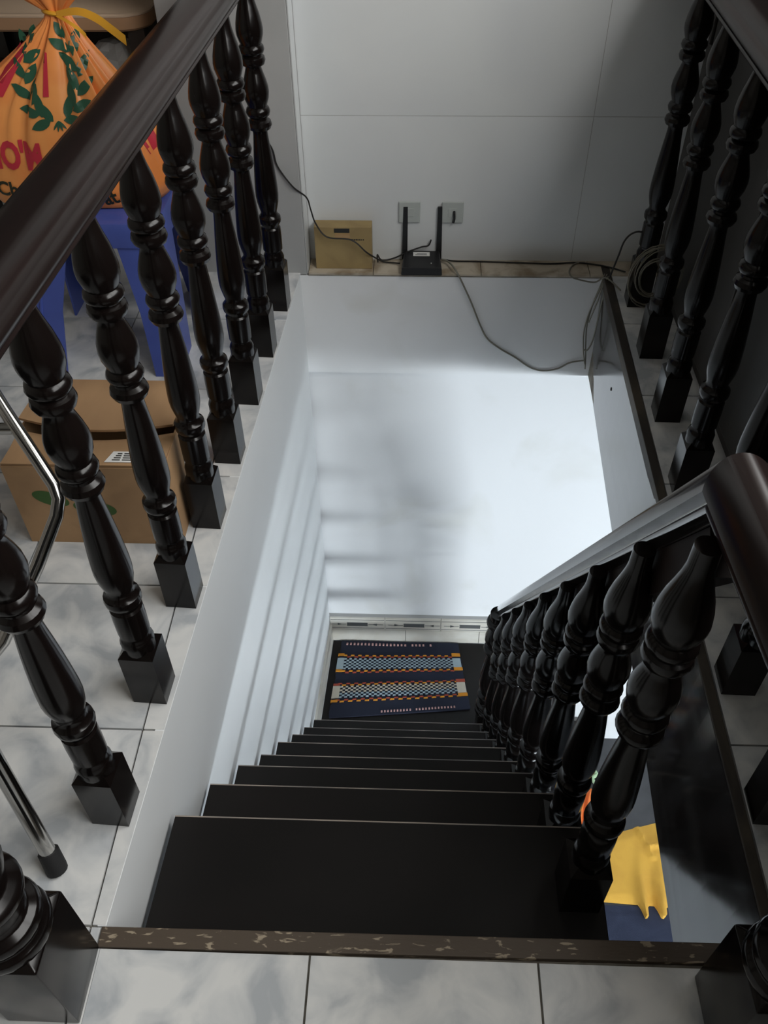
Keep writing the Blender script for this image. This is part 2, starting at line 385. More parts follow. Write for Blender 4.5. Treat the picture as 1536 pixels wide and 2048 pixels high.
def baluster_mb(h=.735, b=.0275):
    s = h/.735; m = MB()
    zt = .118
    m.add([(-b,-b,0),(b,-b,0),(b,b,0),(-b,b,0),(-b,-b,zt*s),(b,-b,zt*s),(b,b,zt*s),(-b,b,zt*s),
           (-.019,-.019,(zt+.011)*s),(.019,-.019,(zt+.011)*s),(.019,.019,(zt+.011)*s),(-.019,.019,(zt+.011)*s)],
          [(3,2,1,0),(0,1,5,4),(1,2,6,5),(2,3,7,6),(3,0,4,7),(4,5,9,8),(5,6,10,9),(6,7,11,10),(7,4,8,11),(8,9,10,11)])
    m.lathe(PROF, 22, zs=s)
    return m
NPROF = [(.0,.190),(.050,.190),(.0515,.198),(.050,.206),(.045,.210),(.043,.216),(.047,.220),(.0485,.228),(.046,.236),(.036,.242),(.034,.250),(.036,.275),(.042,.281),(.047,.288),(.047,.296),(.042,.302),(.034,.308),
         (.038,.325),(.044,.350),(.046,.380),(.042,.430),(.034,.490),(.029,.540),(.031,.548),(.043,.553),(.046,.562),(.043,.571),(.032,.577),
         (.036,.590),(.044,.610),(.044,.630),(.036,.665),(.030,.69),(.044,.695),(.046,.705),(.043,.715),(.033,.72),(.035,.75),(.035,.80)]
def newel_mb(h, b=.046):
    m = MB()
    z = .192
    m.add([(-b,-b,0),(b,-b,0),(b,b,0),(-b,b,0),(-b,-b,z-.006),(b,-b,z-.006),(b,b,z-.006),(-b,b,z-.006),
           (-b+.01,-b+.01,z+.002),(b-.01,-b+.01,z+.002),(b-.01,b-.01,z+.002),(-b+.01,b-.01,z+.002)],
          [(3,2,1,0),(0,1,5,4),(1,2,6,5),(2,3,7,6),(3,0,4,7),(4,5,9,8),(5,6,10,9),(6,7,11,10),(7,4,8,11),(8,9,10,11)])
    m.lathe([(r, zz if zz < .79 else h) for r, zz in NPROF], 28)
    return m
RAIL = [(0,0),(.023,0),(.0245,.004),(.030,.007),(.0325,.0115),(.0315,.0155),(.027,.0175),(.0275,.020),(.034,.0225),(.0395,.0275),(.0405,.034),(.0385,.040),(.034,.0435),(.0285,.0445),(.0270,.0465),(.0265,.049),(.0235,.0545),(.018,.0585),(.010,.061),(.001,.0615)]
RAIL = RAIL + [(-x,z) for x,z in RAIL[:0:-1] if x > 0]

def place(parent, me_src, name, loc, rz=0):
    o = me_src.copy(); COL.objects.link(o); o.parent = parent; o.location = Vector(loc) - parent.location; o.rotation_euler = (0,0,rz); return o

lb = empty('balustrade', (-.03,.8,0), 'dark turned-wood balustrade along the left edge of the stair opening, beside the cardboard box', 'railing')
cxL = lambda y: -.037 + .053*y
bal = baluster_mb().build('baluster', M_wood, lb); bal.location = Vector((cxL(.156),.156,.0005)) - lb.location
bal.rotation_euler = (0,0,-.05)
for y in (.364,.564,.763,.955,1.158,1.347,1.556):
    place(lb, bal, 'baluster', (cxL(y), y, .0005), -.05)
RAILW = [(x*1.24,z*1.02) for x,z in RAIL]; cxr = lambda y: -.012+.036*(y-.77)
h = MB(); h.sweep(RAILW, [(cxr(-.30),-.30,.733),(cxr(L),L-.001,.733)]); local(h, lb).build('handrail', M_rail, lb, sharp=50)
nw = newel_mb(.74).build('newel_post', M_wood, lb, .002); nw.location = Vector((-.048,-.083,.0005)) - lb.location

rb = empty('balustrade', (.96,.9,0), 'dark turned-wood balustrade right of the stair opening, hung with coiled cable', 'railing')
cxR = lambda y: .932 + .036*y
for y in (.185,.407,.645,.883,1.117,1.361,1.594):
    place(rb, bal, 'baluster', (cxR(y), y, .0005), -.03)
h = MB(); h.sweep([(x*1.15,z) for x,z in RAIL], [(cxR(-.30),-.30,.735),(cxR(L)+.003,L+.079,.735)]); local(h, rb).build('handrail', M_rail, rb, sharp=50)

sr = empty('stair_railing', (.68,.6,-.8), 'dark wooden stair railing sloping down beside the treads to the landing', 'railing')
BX = lambda y: .667 + .015*y
HB = .80
BY = [y-.107 for y in NY]
SL = -1.42
rz = lambda y: .690 + SL*(y-.105)
first = baluster_mb(HB, .030).build('baluster', M_wood, sr)
for i in range(8):
    loc = (BX(BY[i]), BY[i], NZ[i]+.0005)
    if i == 0: o = first; o.location = Vector(loc) - sr.location
    else: o = place(sr, first, 'baluster', loc)
    o.scale = (1,1,(min(rz(BY[i])+.004,.648)-NZ[i])/(HB*1.034))
RAILS = [(0,0),(.021,0),(.0225,.004),(.028,.008),(.0295,.013),(.0275,.0165),(.0235,.0185),(.024,.0205)] + [(.0345*math.cos(a),.022+.038*math.sin(a)) for a in [PI*k/26 for k in range(1,14)]]
RAILS = RAILS + [(-x,z) for x,z in RAILS[:0:-1] if x > .001]
RX_ = lambda y: .693 + .015*y
h = MB(); h.sweep(RAILS, [(.712,-.055,.642),(.702,.142,.642),(RX_(1.25),1.25,rz(1.25))])
nf = len(RAILS)
for k in range(nf): h.m[k] = 1
h.m[2*nf] = 1
local(h, sr).build('handrail', [M_srail, M_rail], sr, sharp=50)
h = MB(); h.sweep([(-.010,-.046),(.026,-.046),(.026,.002),(-.010,.002)], [(RX_(.15),.15,rz(.15)),(RX_(1.24),1.24,rz(1.24))]); local(h, sr).build('sub_rail', M_matte, sr)
h = MB(); h.sweep([(x*.8,z) for x,z in RAIL], [(.740,-.045,.643),(.825,-.098,.643)]); local(h, sr).build('rail_elbow', M_rail, sr, sharp=50)
nw2 = newel_mb(.66).build('newel_post', M_wood, sr, .002); nw2.location = Vector((.826,-.096,.0005)) - sr.location
nw3 = newel_mb(.745,.038).build('newel_post', M_wood, sr, .002); nw3.location = Vector((.694,1.285,ZL+.0005)) - sr.location
for o in (nw3,): o.scale = (.85,.85,1)

# ------------------------------------------------------------------ rug on the landing
def rug():
    root = empty('rug', (.37,1.51,ZL), 'navy woven rag rug with pale checked and orange stripes on the landing', 'rug')
    A, B, C_, D = (.128,1.712),(.611,1.712),(.652,1.400),(.104,1.345)
    def at(u, y, z):                      # u across 0..1, y = world row taken at mid width, mapped to the skewed outline
        v = (1.684-y)/(1.684-1.3204)
        x = (1-v)*((1-u)*A[0]+u*B[0]) + v*((1-u)*D[0]+u*C_[0]); yy = (1-v)*((1-u)*A[1]+u*B[1]) + v*((1-u)*D[1]+u*C_[1])
        return (x-.37, yy-1.51, z + .0012*math.sin(u*9+v*7))
    def sheet(name, y0, y1, m, u0=0, u1=1, z=.007, nu=24, nv=4, rough=.0012, ragged=0):
        b = MB(); rnd = random.Random(int(y0*1e4)); vs = []
        for j in range(nv+1):
            for i in range(nu+1):
                u = u0+(u1-u0)*i/nu; y = y0+(y1-y0)*j/nv
                if i in (0,nu): u += (rnd.random()-.5)*ragged
                zz = z + rnd.random()*rough
                vs.append(at(u,y,zz))
        n = len(vs); vs += [(v[0],v[1],.0015) for v in vs]
        fs = [(j*(nu+1)+i,j*(nu+1)+i+1,(j+1)*(nu+1)+i+1,(j+1)*(nu+1)+i) for j in range(nv) for i in range(nu)]
        fs += [tuple(n+k for k in f[::-1]) for f in fs]
        per = list(range(nu+1)) + [(j+1)*(nu+1)-1 for j in range(1,nv+1)] + [nv*(nu+1)+i for i in range(nu-1,-1,-1)] + [j*(nu+1) for j in range(nv-1,0,-1)]
        fs += [(per[k],per[(k+1)%len(per)],n+per[(k+1)%len(per)],n+per[k]) for k in range(len(per))]
        b.add(vs, fs, 0, True); return b.build(name, m, root)
    sheet('navy_ground', 1.684, 1.3204, M_rugnavy, nu=44, nv=30, ragged=.012)
    def cells(name, rows, mats, n=36, u0=.03, u1=.93, prob=1.0, z=.0085, alt=True, fill=.46, seed=1):
        b = MB(); rnd = random.Random(seed)
        for r, (ya, yb, mi) in enumerate(rows):
            for c in range(n):
                if alt and (c+r) % 2: continue
                if rnd.random() > prob: continue
                w_ = (u1-u0)/n; uc = u0+(c+.5)*w_; hw = w_*fill*(1.35 if alt else 1)
                p = [at(uc-hw,ya,z),at(uc+hw,ya,z),at(uc+hw,yb,z),at(uc-hw,yb,z)]
                q = [at(uc-hw*.6,ya*.8+yb*.2,z+.003),at(uc+hw*.6,ya*.8+yb*.2,z+.003),at(uc+hw*.6,ya*.2+yb*.8,z+.003),at(uc-hw*.6,ya*.2+yb*.8,z+.003)]
                p = [(x,y,zz-.003) for x,y,zz in p]
                b.hexa([p[3],p[2],p[1],p[0]],[q[3],q[2],q[1],q[0]],mi)
        o = b.build(name, mats, root); o['kind'] = 'stuff'; return o
    cells('pink_loops', [(1.673,1.660,0)], [M_rugpink], 24, .04,.78, .92, fill=.30, alt=False)
    cells('pink_loops', [(1.340,1.329,0)], [M_rugpink], 24, .36,.90, .9, fill=.30, alt=False, seed=3)
    for y in (1.612,1.537):
        rows = [(y,y-.008,0),(y-.007,y-.0145,1)]
        cells('orange_loops', rows, [M_rugor,M_rugred], 30, .04,.93, seed=5)
    for y in (1.476,1.400):
        rows = [(y,y-.007,1),(y-.0065,y-.0145,0)]
        cells('orange_loops', rows, [M_rugor,M_rugred], 30, .03,.95, seed=6)
    for ya, yb, ma, mb_ in ((1.595,1.541,0,0),(1.462,1.405,1,0)):
        n = 7; d = (ya-yb)/n
        cells('checked_band', [(ya-k*d, ya-(k+1)*d, ma if k < 4 else mb_) for k in range(n)], [M_rugblue,M_rugcream], 44, .05,.93, seed=8)
        for u0, u1 in ((-.005,.05),(.93,.995)):
            sheet('band_end', ya, yb, M_rugblue if ma == 0 else M_rugcream, u0, u1, .0095, 3, 6)
    for y, m in ((1.618,M_rugor),(1.540,M_rugor),(1.474,M_rugred),(1.399,M_rugor)):
        sheet('yarn_end', y+.004, y-.012, m, .93, .995+.004, .011, 3, 2); sheet('yarn_end', y-.002, y-.011, m, -.005, .045, .011, 3, 2)
rug()

# ------------------------------------------------------------------ things on the ledge
rt = empty('router', (.422,L+.035,.0012), 'black wireless router with two upright antennas on the tiled ledge', 'router')
b = MB(); b.hexa([(-.057,-.046,0),(.057,-.046,0),(.051,.042,0),(-.051,.042,0)], [(-.055,-.044,.022),(.055,-.044,.022),(.049,.040,.030),(-.049,.040,.030)]); b.build('case', M_black, rt, .003)
b = MB(); b.hexa([(-.024,.012,.0275),(.022,.012,.0275),(.022,.030,.0290),(-.024,.030,.0290)],[(-.024,.012,.0286),(.022,.012,.0286),(.022,.030,.0301),(-.024,.030,.0301)]); lb_ = b.build('label', M_label, rt); lb_['label'] = 'white sticker'
b = MB()
for k in range(2): b.box(-.018+.004*k,.0155+.005*k,.0290,.014,.0172+.005*k,.0298)
b.build('label_print', M_ink, lb_)
b = MB(); b.lathe([(.0014,.0235),(.0014,.0258),(.0002,.026)],8,.026,-.022); b.build('indicator_light', M_label, rt)
for sx in (-1,1):
    b = MB(); x = sx*.048 ; b.hexa([(x-.008,.036,.004),(x+.008,.036,.004),(x+.008,.046,.004),(x-.008,.046,.004)],[(x-.007,.036,.030),(x+.007,.036,.030),(x+.007,.046,.030),(x-.007,.046,.030)])
    b.hexa([(x-.0075,.037,.030),(x+.0075,.037,.030),(x+.0075,.045,.030),(x-.0075,.045,.030)],[(x*.97-.006,.0365,.158),(x*.97+.006,.0365,.158),(x*.97+.006,.0435,.158),(x*.97-.006,.0435,.158)])
    b.build('antenna', M_black, rt, .001)
bx = empty('cardboard_box', (.2055,L+.045,.0012), 'small yellowish cardboard box standing against the tiled wall at the ledge corner', 'box')
b = MB(); b.hexa([(-.078,-.022,0),(.078,-.022,0),(.078,.028,0),(-.078,.028,0)],[(-.079,-.012,.118),(.078,-.012,.118),(.078,.030,.118),(-.079,.030,.118)]); b.build('carton', M_card2, bx, .0015)
def yf(z): return -.022+.010*z/.118-.0008
def front(mb, x0,z0,x1,z1,mi=0): return mb.hexa([(x0,yf(z0)+.001,z0),(x1,yf(z0)+.001,z0),(x1,yf(z1)+.001,z1),(x0,yf(z1)+.001,z1)],[(x0,yf(z0),z0),(x1,yf(z0),z0),(x1,yf(z1),z1),(x0,yf(z1),z1)],mi)
b = MB(); front(b,-.024,.103,.018,.1145); b.build('hand_slot', M_ink, bx)
b = MB()
for a,c in ((.022,.027),(.029,.033),(.0345,.040),(.042,.046),(.048,.051),(.054,.057)): front(b,a,.082,c,.0855)
b.build('printed_line', M_ink, bx)
b = MB(); front(b,-.022,.087,.019,.101); b.build('tape', M_tape, bx)
for i, (x, lab) in enumerate(((.386,'grey socket plate behind the left antenna of the router'),(.503,'grey socket plate with a black cable stub right of the antennas'))):
    p = empty('socket_plate', (x,L+.0798,.143), lab, 'socket', 'socket plates behind the router')
    b = MB(); b.box(-.029,-.006,-.029,.029,0,.029); b.build('plate', M_plate, p, .002)
    b = MB(); b.box(-.012,-.0075,-.012,.012,-.005,.012); b.build('socket_face', M_plate, p, .001)
    if i: 
        b = MB(); b.tube([(.004,-.006,.004),(.004,-.012,0),(.005,-.012,-.014),(.003,-.010,-.026)],.0035,8); b.build('plug', M_black, p)

def cable(name, pts, r, m, label, group=None):
    b = MB(); b.tube(spline(pts,7), r, 7); o = b.build(name, m); tag(o, label, 'cable', group); return o
cable('power_cable', [(-.075,L-.004,.66),(-.027,L-.004,.54),(.0234,L-.004,.3844),(.0414,L-.004,.3415),(.050,L-.004,.30),(.084,L-.006,.2495),(.116,L+.006,.2151),(.1236,L+.018,.176),(.1343,L+.022,.134),(.1635,L+.018,.098),(.2289,L+.016,.0913),(.27,L+.016,.055),(.300,L+.04,.022),(.315,L+.055,.006),(.345,L+.05,.006),(.36,L+.04,.010)], .0021, M_cable, 'thin black cable slanting down the pier and across the small box to the router')
cable('power_cable', [(.300,L+.036,.014),(.298,L+.050,.03),(.310,L+.062,.007),(.345,L+.066,.012),(.38,L+.066,.030),(.42,L+.068,.045),(.44,L+.068,.050),(.447,L+.07,.066)], .0022, M_cable, 'black lead looping from the small box up behind the router')
cable('network_cable', [(.478,L+.06,.012),(.497,L+.045,.013),(.520,L-.004,.008),(.561,L-.008,-.075),(.595,L-.006,-.157),(.620,L-.006,-.204),(.66,L-.006,-.238),(.707,L-.006,-.268),(.755,L-.006,-.303),(.794,L-.006,-.315),(.838,L-.006,-.307),(.868,L-.008,-.285),(.895,L-.010,-.276),(.912,L-.012,-.272)], .0026, M_gcable, 'grey-green cable sagging from the router across the pale beam')
cable('network_cable', [(.478,L+.065,.010),(.516,L+.066,.0045),(.5726,L+.065,.0045),(.70,L+.060,.0045),(.7823,L+.056,.0045),(.8532,L+.064,.0045),(.9077,L+.054,.0045),(.9466,L+.036,.006),(.985,L+.012,.006)], .0022, M_cable, 'dark cable lying straight along the back of the ledge')
cable('network_cable', [(.880,L+.066,.0045),(.8526,L+.058,.0045),(.8325,L+.022,.0045),(.8335,1.714,.0045),(.858,1.712,-.004),(.900,1.714,-.012),(.925,1.700,.010),(.955,1.64,.0075)], .0022, M_gcable, 'short cable loop bulging over the right end of the ledge')
LABS = iter(['grey cable of the corner bundle hanging furthest to the right, against the gloss board','leftmost long grey cable hanging over the pale beam at the far right corner','short grey cable end among the bundle hanging in the far right corner'])
for k, pts in enumerate(([(.925,1.722,.01),(.916,1.714,-.03),(.905,1.713,-.085),(.900,1.712,-.15),(.906,1.712,-.21),(.913,1.712,-.255),(.918,1.712,-.300)],
             [(.930,1.716,.012),(.912,1.708,-.05),(.898,1.708,-.11),(.894,1.708,-.17),(.903,1.708,-.235),(.914,1.708,-.28)],
             [(.932,1.705,.012),(.920,1.700,-.02),(.914,1.698,-.06),(.906,1.698,-.10),(.900,1.698,-.13)])):
    cable('hanging_cable', pts, .0020, M_gcable, next(LABS), 'cables hanging in the far right corner')
cable('hanging_cable', [(.938,1.700,.012),(.927,1.692,-.02),(.923,1.690,-.10),(.921,1.690,-.165),(.917,1.692,-.20),(.910,1.696,-.222),(.902,1.700,-.224)], .0022, M_gcable, 'grey cable curling back in a hook at the far right corner')
cable('loose_cable', [(.935,1.70,.008),(.929,1.665,.05),(.926,1.62,.12),(.930,1.61,.162),(.945,1.61,.184),(.967,1.61,.189),(.99,1.63,.16)], .0024, M_cable, 'dark cable arching up beside the farthest right baluster')
# coil on the far right balusters
b = MB(); rnd = random.Random(4); pts = []
nl = 9
for i in range(nl*22+1):
    a = 2*PI*i/22; k = i/22
    rr = .060 + .020*math.sin(k*2.1) + .004*k/ nl
    pts.append((.984 + rr*.80*math.cos(a), 1.462 + .010*math.sin(k*3.7) - .05*math.sin(a)*.2, .152 + (rr*1.12)*math.sin(a)))
b.tube(pts, .0016, 6)
b.tube(spline([(.990,1.46,.225),(1.000,1.45,.27),(1.004,1.44,.31),(1.012,1.44,.36)],6), .002, 6)
cl = b.build('cable_coil', M_bcable); tag(cl, 'coil of thin brownish cable hanging between the far right balusters', 'cable')

# ------------------------------------------------------------------ left side: box, stool, bag, table, chair
cb = empty('cardboard_box', (-.178,.82,.0), 'brown cardboard box with curved open flaps and green logo on the floor', 'box')
def P(x,y,z): return (x+.178, y-.82, z)
b = MB(); th = .004
X_a, X_b, Y_a, Y_b, Hh = -.332,-.036,.692,.945,.196
b.hexa([P(X_a,Y_a,.0005),P(X_b,Y_a,.0005),P(X_b,Y_a+th,.0005),P(X_a,Y_a+th,.0005)],[P(X_a,Y_a,Hh),P(X_b,Y_a,Hh),P(X_b,Y_a+th,Hh),P(X_a,Y_a+th,Hh)])
b.hexa([P(X_a,Y_b-th,.0005),P(X_b,Y_b-th,.0005),P(X_b,Y_b,.0005),P(X_a,Y_b,.0005)],[P(X_a,Y_b-th,Hh),P(X_b,Y_b-th,Hh),P(X_b,Y_b,Hh),P(X_a,Y_b,Hh)])
for xa in (X_a, X_b-th): b.hexa([P(xa,Y_a+th,.0005),P(xa+th,Y_a+th,.0005),P(xa+th,Y_b-th,.0005),P(xa,Y_b-th,.0005)],[P(xa,Y_a+th,Hh),P(xa+th,Y_a+th,Hh),P(xa+th,Y_b-th,Hh),P(xa,Y_b-th,Hh)])
b.hexa([P(X_a+th,Y_a+th,.0005),P(X_b-th,Y_a+th,.0005),P(X_b-th,Y_b-th,.0005),P(X_a+th,Y_b-th,.0005)],[P(X_a+th,Y_a+th,.005),P(X_b-th,Y_a+th,.005),P(X_b-th,Y_b-th,.005),P(X_a+th,Y_b-th,.005)])
b.build('carton', M_card, cb)
def flap(name, ya, yb, zfun, ycurve, n=14, th=.005, mats=None):
    b = MB(); vs = []
    for i in range(n+1):
        u = i/n; x = X_a+.002+(X_b-X_a-.004)*u
        for v in (0,.5,1):
            y = ya + (yb + ycurve(u) - ya)*v; vs.append(P(x,y,zfun(u,v)))
    m = len(vs); vs += [(p[0],p[1],p[2]+th) for p in vs]
    f = [(i*3+j,i*3+j+1,(i+1)*3+j+1,(i+1)*3+j) for i in range(n) for j in range(2)]
    b.add(vs, [t[::-1] for t in f] + [tuple(k+m for k in t) for t in f], 0, True)
    for i in range(n):
        b.add([vs[i*3+2],vs[(i+1)*3+2],vs[(i+1)*3+2+m],vs[i*3+2+m]],[(0,1,2,3)],1)
        b.add([vs[i*3],vs[(i+1)*3],vs[(i+1)*3+m],vs[i*3+m]],[(3,2,1,0)],1)
    for i in (0,n): b.add([vs[i*3],vs[i*3+1],vs[i*3+2],vs[i*3+2+m],vs[i*3+1+m],vs[i*3+m]],[(0,1,2,3,4,5)],1)
    return b.build(name, mats or [M_card,M_cardd], cb, fixn=False)
flap('back_flap', Y_b-.001, .792, lambda u,v: Hh+.002+.014*v+.004*math.sin(PI*u)*v, lambda u: -.030*math.sin(PI*u)+.012*(1-u))
ff = flap('front_flap', Y_a+.001, .796, lambda u,v: Hh+.001-.008*v, lambda u: -.026*math.sin(PI*u))
b = MB(); b.add([P(-.145,.701,Hh+.0066),P(-.062,.701,Hh+.0066),P(-.070,.732,Hh+.0050),P(-.136,.732,Hh+.0050)],[(0,1,2,3)]); sl = b.build('shipping_label', M_label, cb, fixn=False); sl['label']='white printed sticker'
b = MB()
for k in range(4):
    y = .706+.006*k
    for x0, x1 in ((-.132+.002*k,-.118),(-.114,-.098),(-.094,-.076)): b.box(*P(x0,y,Hh+.0062-.0003*k), *P(x1,y+.0022,Hh+.0072-.0003*k))
b.build('label_print', M_ink, sl)
b = MB(); b.box(*P(-.0359,.80,.105), *P(-.0350,.875,.185)); b.build('side_label', M_label, cb)
b = MB()
for cx, cz, rx, rz_, rot in ((-.262,.118,.034,.017,-.35),(-.185,.095,.040,.019,-.18)):
    vs = [P(cx+rx*math.cos(a)*math.cos(rot)-rz_*math.sin(a)*math.sin(rot), Y_a-.0006, cz+rx*math.cos(a)*math.sin(rot)+rz_*math.sin(a)*math.cos(rot)) for a in [2*PI*k/24 for k in range(24)]]
    b.add(vs,[list(range(24))])
b.build('green_logo', M_green, cb)

# blue plastic stool
sx0, sx1, sy0, sy1, sz = -.475,-.158,1.315,1.600,.345
sto = empty('plastic_stool', ((sx0+sx1)/2,(sy0+sy1)/2,0), 'blue plastic stool with flared legs under the orange bag', 'stool')
cx, cy = (sx0+sx1)/2, (sy0+sy1)/2; hx, hy = (sx1-sx0)/2, (sy1-sy0)/2
def rrect(hx, hy, r, z, n=5):
    out = []
    for (qx,qy,a0) in ((1,1,0),(-1,1,PI/2),(-1,-1,PI),(1,-1,1.5*PI)):
        for k in range(n+1):
            a = a0+PI/2*k/n; out.append((qx*(hx-r)+r*math.cos(a), qy*(hy-r)+r*math.sin(a), z))
    return out
def loft(rings, mi=0):
    b = MB(); n = len(rings[0]); vs = [p for r in rings for p in r]
    fs = [(i*n+k, i*n+(k+1)%n, (i+1)*n+(k+1)%n, (i+1)*n+k) for i in range(len(rings)-1) for k in range(n)]
    fs += [list(range(n))[::-1], list(range((len(rings)-1)*n, len(rings)*n))]
    return b.add(vs, fs, mi, True)
loft([rrect(hx+.004,hy+.004,.03,sz-.055), rrect(hx+.004,hy+.004,.03,sz-.050), rrect(hx,hy,.03,sz-.012), rrect(hx-.004,hy-.004,.03,sz-.003), rrect(hx-.012,hy-.012,.025,sz)]).build('seat', M_blue, sto)
for qx in (-1,1):
    for qy in (-1,1):
        def ringL(z, ox, oy, w1, w2, t):
            X_, Y_ = qx*(hx-.004)+qx*ox, qy*(hy-.004)+qy*oy
            return [(X_,Y_,z),(X_-qx*w1,Y_,z),(X_-qx*w1,Y_-qy*t,z),(X_-qx*t,Y_-qy*t,z),(X_-qx*t,Y_-qy*w2,z),(X_,Y_-qy*w2,z)]
        def rid(z,o,w): # raised rib on the outer corner faces
            return ringL(z, o+.004, o+.004, w, w, .004)
        fy = .085 if qy < 0 else .03
        b = loft([ringL(.0005,.012,fy,.060,.130,.005),ringL(.15,.008,fy*.56,.072,.120,.005),ringL(sz-.05,.001,.002,.100,.110,.005)])
        b.sm = [False]*len(b.sm)
        lg = b.build('leg', M_blue, sto)
        r = MB(); X_, Y_ = qx*(hx-.004), qy*(hy-.004)
        r.tube([(X_+qx*.012-qx*.018,Y_+qy*(fy+.001),.004),(X_+qx*.008-qx*.024,Y_+qy*(fy*.56+.002),.15),(X_+qx*.004-qx*.034,Y_+qy*.005,sz-.08),(X_-qx*.055,Y_+qy*.003,sz-.062)],.0035,6)
        r.build('leg_rib', M_blue, lg)

# orange bag tied with yellow ribbon
BC = Vector((-.362,1.478,sz)); bag = empty('plastic_bag', BC, 'orange printed plastic bag with green laurel tied with yellow ribbon on blue stool', 'bag')
NZt = .372                       # neck height above the stool
def smooth(a,b,t): t = max(0,min(1,(t-a)/(b-a))); return t*t*(3-2*t)
def bag_pt(th, z):
    t = z/NZt
    env = (1-smooth(.26,1.0,t))*.55+.45*(1-max(0,t-.1)/.9 if t<1 else 0); base = .90+.10*smooth(0,.12,t)
    a = .018 + .200*env*base; d = .016 + .090*env*base
    if t > 1: f = (t-1); a = .018+.42*f; d = .016+.20*f
    pl = smooth(.12,.9,t)
    m = 1 + pl*(.12*math.sin(11*th+1.0)+.09*math.sin(19*th+2)+.05*math.sin(31*th)) + .02*math.sin(5*th+4*t)
    e = .72
    c, s_ = math.cos(th), math.sin(th)
    if c < 0: a *= 1+.55*smooth(.25,.75,t)*(1-smooth(.88,1,t))
    x = a*m*math.copysign(abs(c)**e, c); y = d*m*math.copysign(abs(s_)**e, s_)
    sway = .036*smooth(.25,1,t)
    return Vector((x+sway, y, z))
def bag_front(x, z, off=.0018):
    lo_, hi_ = PI, 2*PI
    for _ in range(40):
        mid = (lo_+hi_)/2
        if bag_pt(mid,z).x < x: lo_ = mid
        else: hi_ = mid
    return Vector((x, bag_pt((lo_+hi_)/2,z).y-off, z))
n, rows = 160, [0,.004]+[.004+(NZt-.004)*k/34 for k in range(1,35)]
b = MB(); vs = []
for z in rows:
    for k in range(n):
        p = bag_pt(2*PI*k/n, max(z,.0005)); 
        if z == 0: p.x *= .93; p.y *= .93
        vs.append(p)
fs = [(i*n+k, i*n+(k+1)%n, (i+1)*n+(k+1)%n, (i+1)*n+k) for i in range(len(rows)-1) for k in range(n)] + [list(range(n))[::-1]]
b.add(vs, fs, 0, True); b.build('body', M_bag, bag, sharp=80)
b = MB(); vs = []; rws = [NZt+.10*k/8 for k in range(9)]
for z in rws:
    for k in range(n):
        th = 2*PI*k/n; p = bag_pt(th, z); p.z += .018*math.sin(3*th+.6)*(z-NZt)/.1; vs.append(p)
b.add(vs, [(i*n+k, i*n+(k+1)%n, (i+1)*n+(k+1)%n, (i+1)*n+k) for i in range(8) for k in range(n)], 0, True); b.build('gathered_top', M_bag, bag, sharp=80, fixn=False)
b = MB(); b.tube([(.036+.024*math.cos(a),.022*math.sin(a),NZt+.002*math.sin(2*a)) for a in [2*PI*k/20 for k in range(20)]],.0045,7,closed=True)
b.build('ribbon_tie', M_ribbon, bag)
def ribbon(pts, w, name='ribbon_tail'):
    P_ = spline(pts,6); b = MB(); vs = []
    for i,p in enumerate(P_):
        ww = w*(.55+.45*min(1,i/(len(P_)*.6)))
        vs += [p+Vector((0,0,ww)),p-Vector((0,.004,ww))]
    b.add(vs,[(2*i,2*i+1,2*i+3,2*i+2) for i in range(len(P_)-1)],0,True); b.build(name, M_ribbon, bag, fixn=False)
ribbon([(.045,-.024,NZt),(.092,-.035,NZt+.008),(.127,-.04,NZt-.002),(.157,-.045,NZt-.022),(.182,-.05,NZt-.04)],.009)
ribbon([(.044,-.024,NZt-.002),(.072,-.04,NZt-.010),(.094,-.045,NZt-.024),(.104,-.05,NZt-.032)],.004)
def leafprint(mb, x, z, ang, ln, wd):
    """one leaf, laid on the front of the bag"""
    c, s_ = math.cos(ang), math.sin(ang); top = []; bot = []; N_ = 6
    for k in range(N_+1):
        t = k/N_; hw = wd*math.sin(PI*min(1,t*.92+.08))**.8*(1 if k not in (0,N_) else .05)
        top.append((t*ln, hw)); bot.append((t*ln,-hw))
    vs = [bag_front(x+u*c-v*s_, z+u*s_+v*c) for u,v in top] + [bag_front(x+u*c, z+u*s_) for u,_ in top] + [bag_front(x+u*c-v*s_, z+u*s_+v*c) for u,v in bot]
    q = N_+1
    mb.add(vs,[(i,i+1,q+i+1,q+i) for i in range(N_)]+[(q+i,q+i+1,2*q+i+1,2*q+i) for i in range(N_)],0,True)
wx, wz = BC.x, BC.z
lf = MB()
left = [(-.356,.530),(-.378,.536),(-.398,.556),(-.410,.590),(-.408,.628),(-.392,.662)]
right = [(-.340,.530),(-.318,.545),(-.303,.572),(-.296,.604),(-.300,.640),(-.314,.672)]
for br, sgn in ((left,-1),(right,1)):
    for i in range(len(br)-1):
        p, q = Vector(br[i]), Vector(br[i+1]); d = (q-p).normalized(); a = math.atan2(d.y,d.x)
        for side in (-1,1):
            for t in ((.10,) if side < 0 else (.35,)):
                o_ = p.lerp(q,t)
                leafprint(lf, o_.x-wx, o_.y-wz, a+side*.62, .046, .0095)
    leafprint(lf, br[-1][0]-wx, br[-1][1]-wz, a, .034, .008)
for a in (-.9,-2.2,-1.3,-1.75): leafprint(lf, -.348-wx, .532-wz, a, .022, .0022)
lf.build('laurel_print', M_leaf, bag, fixn=False)
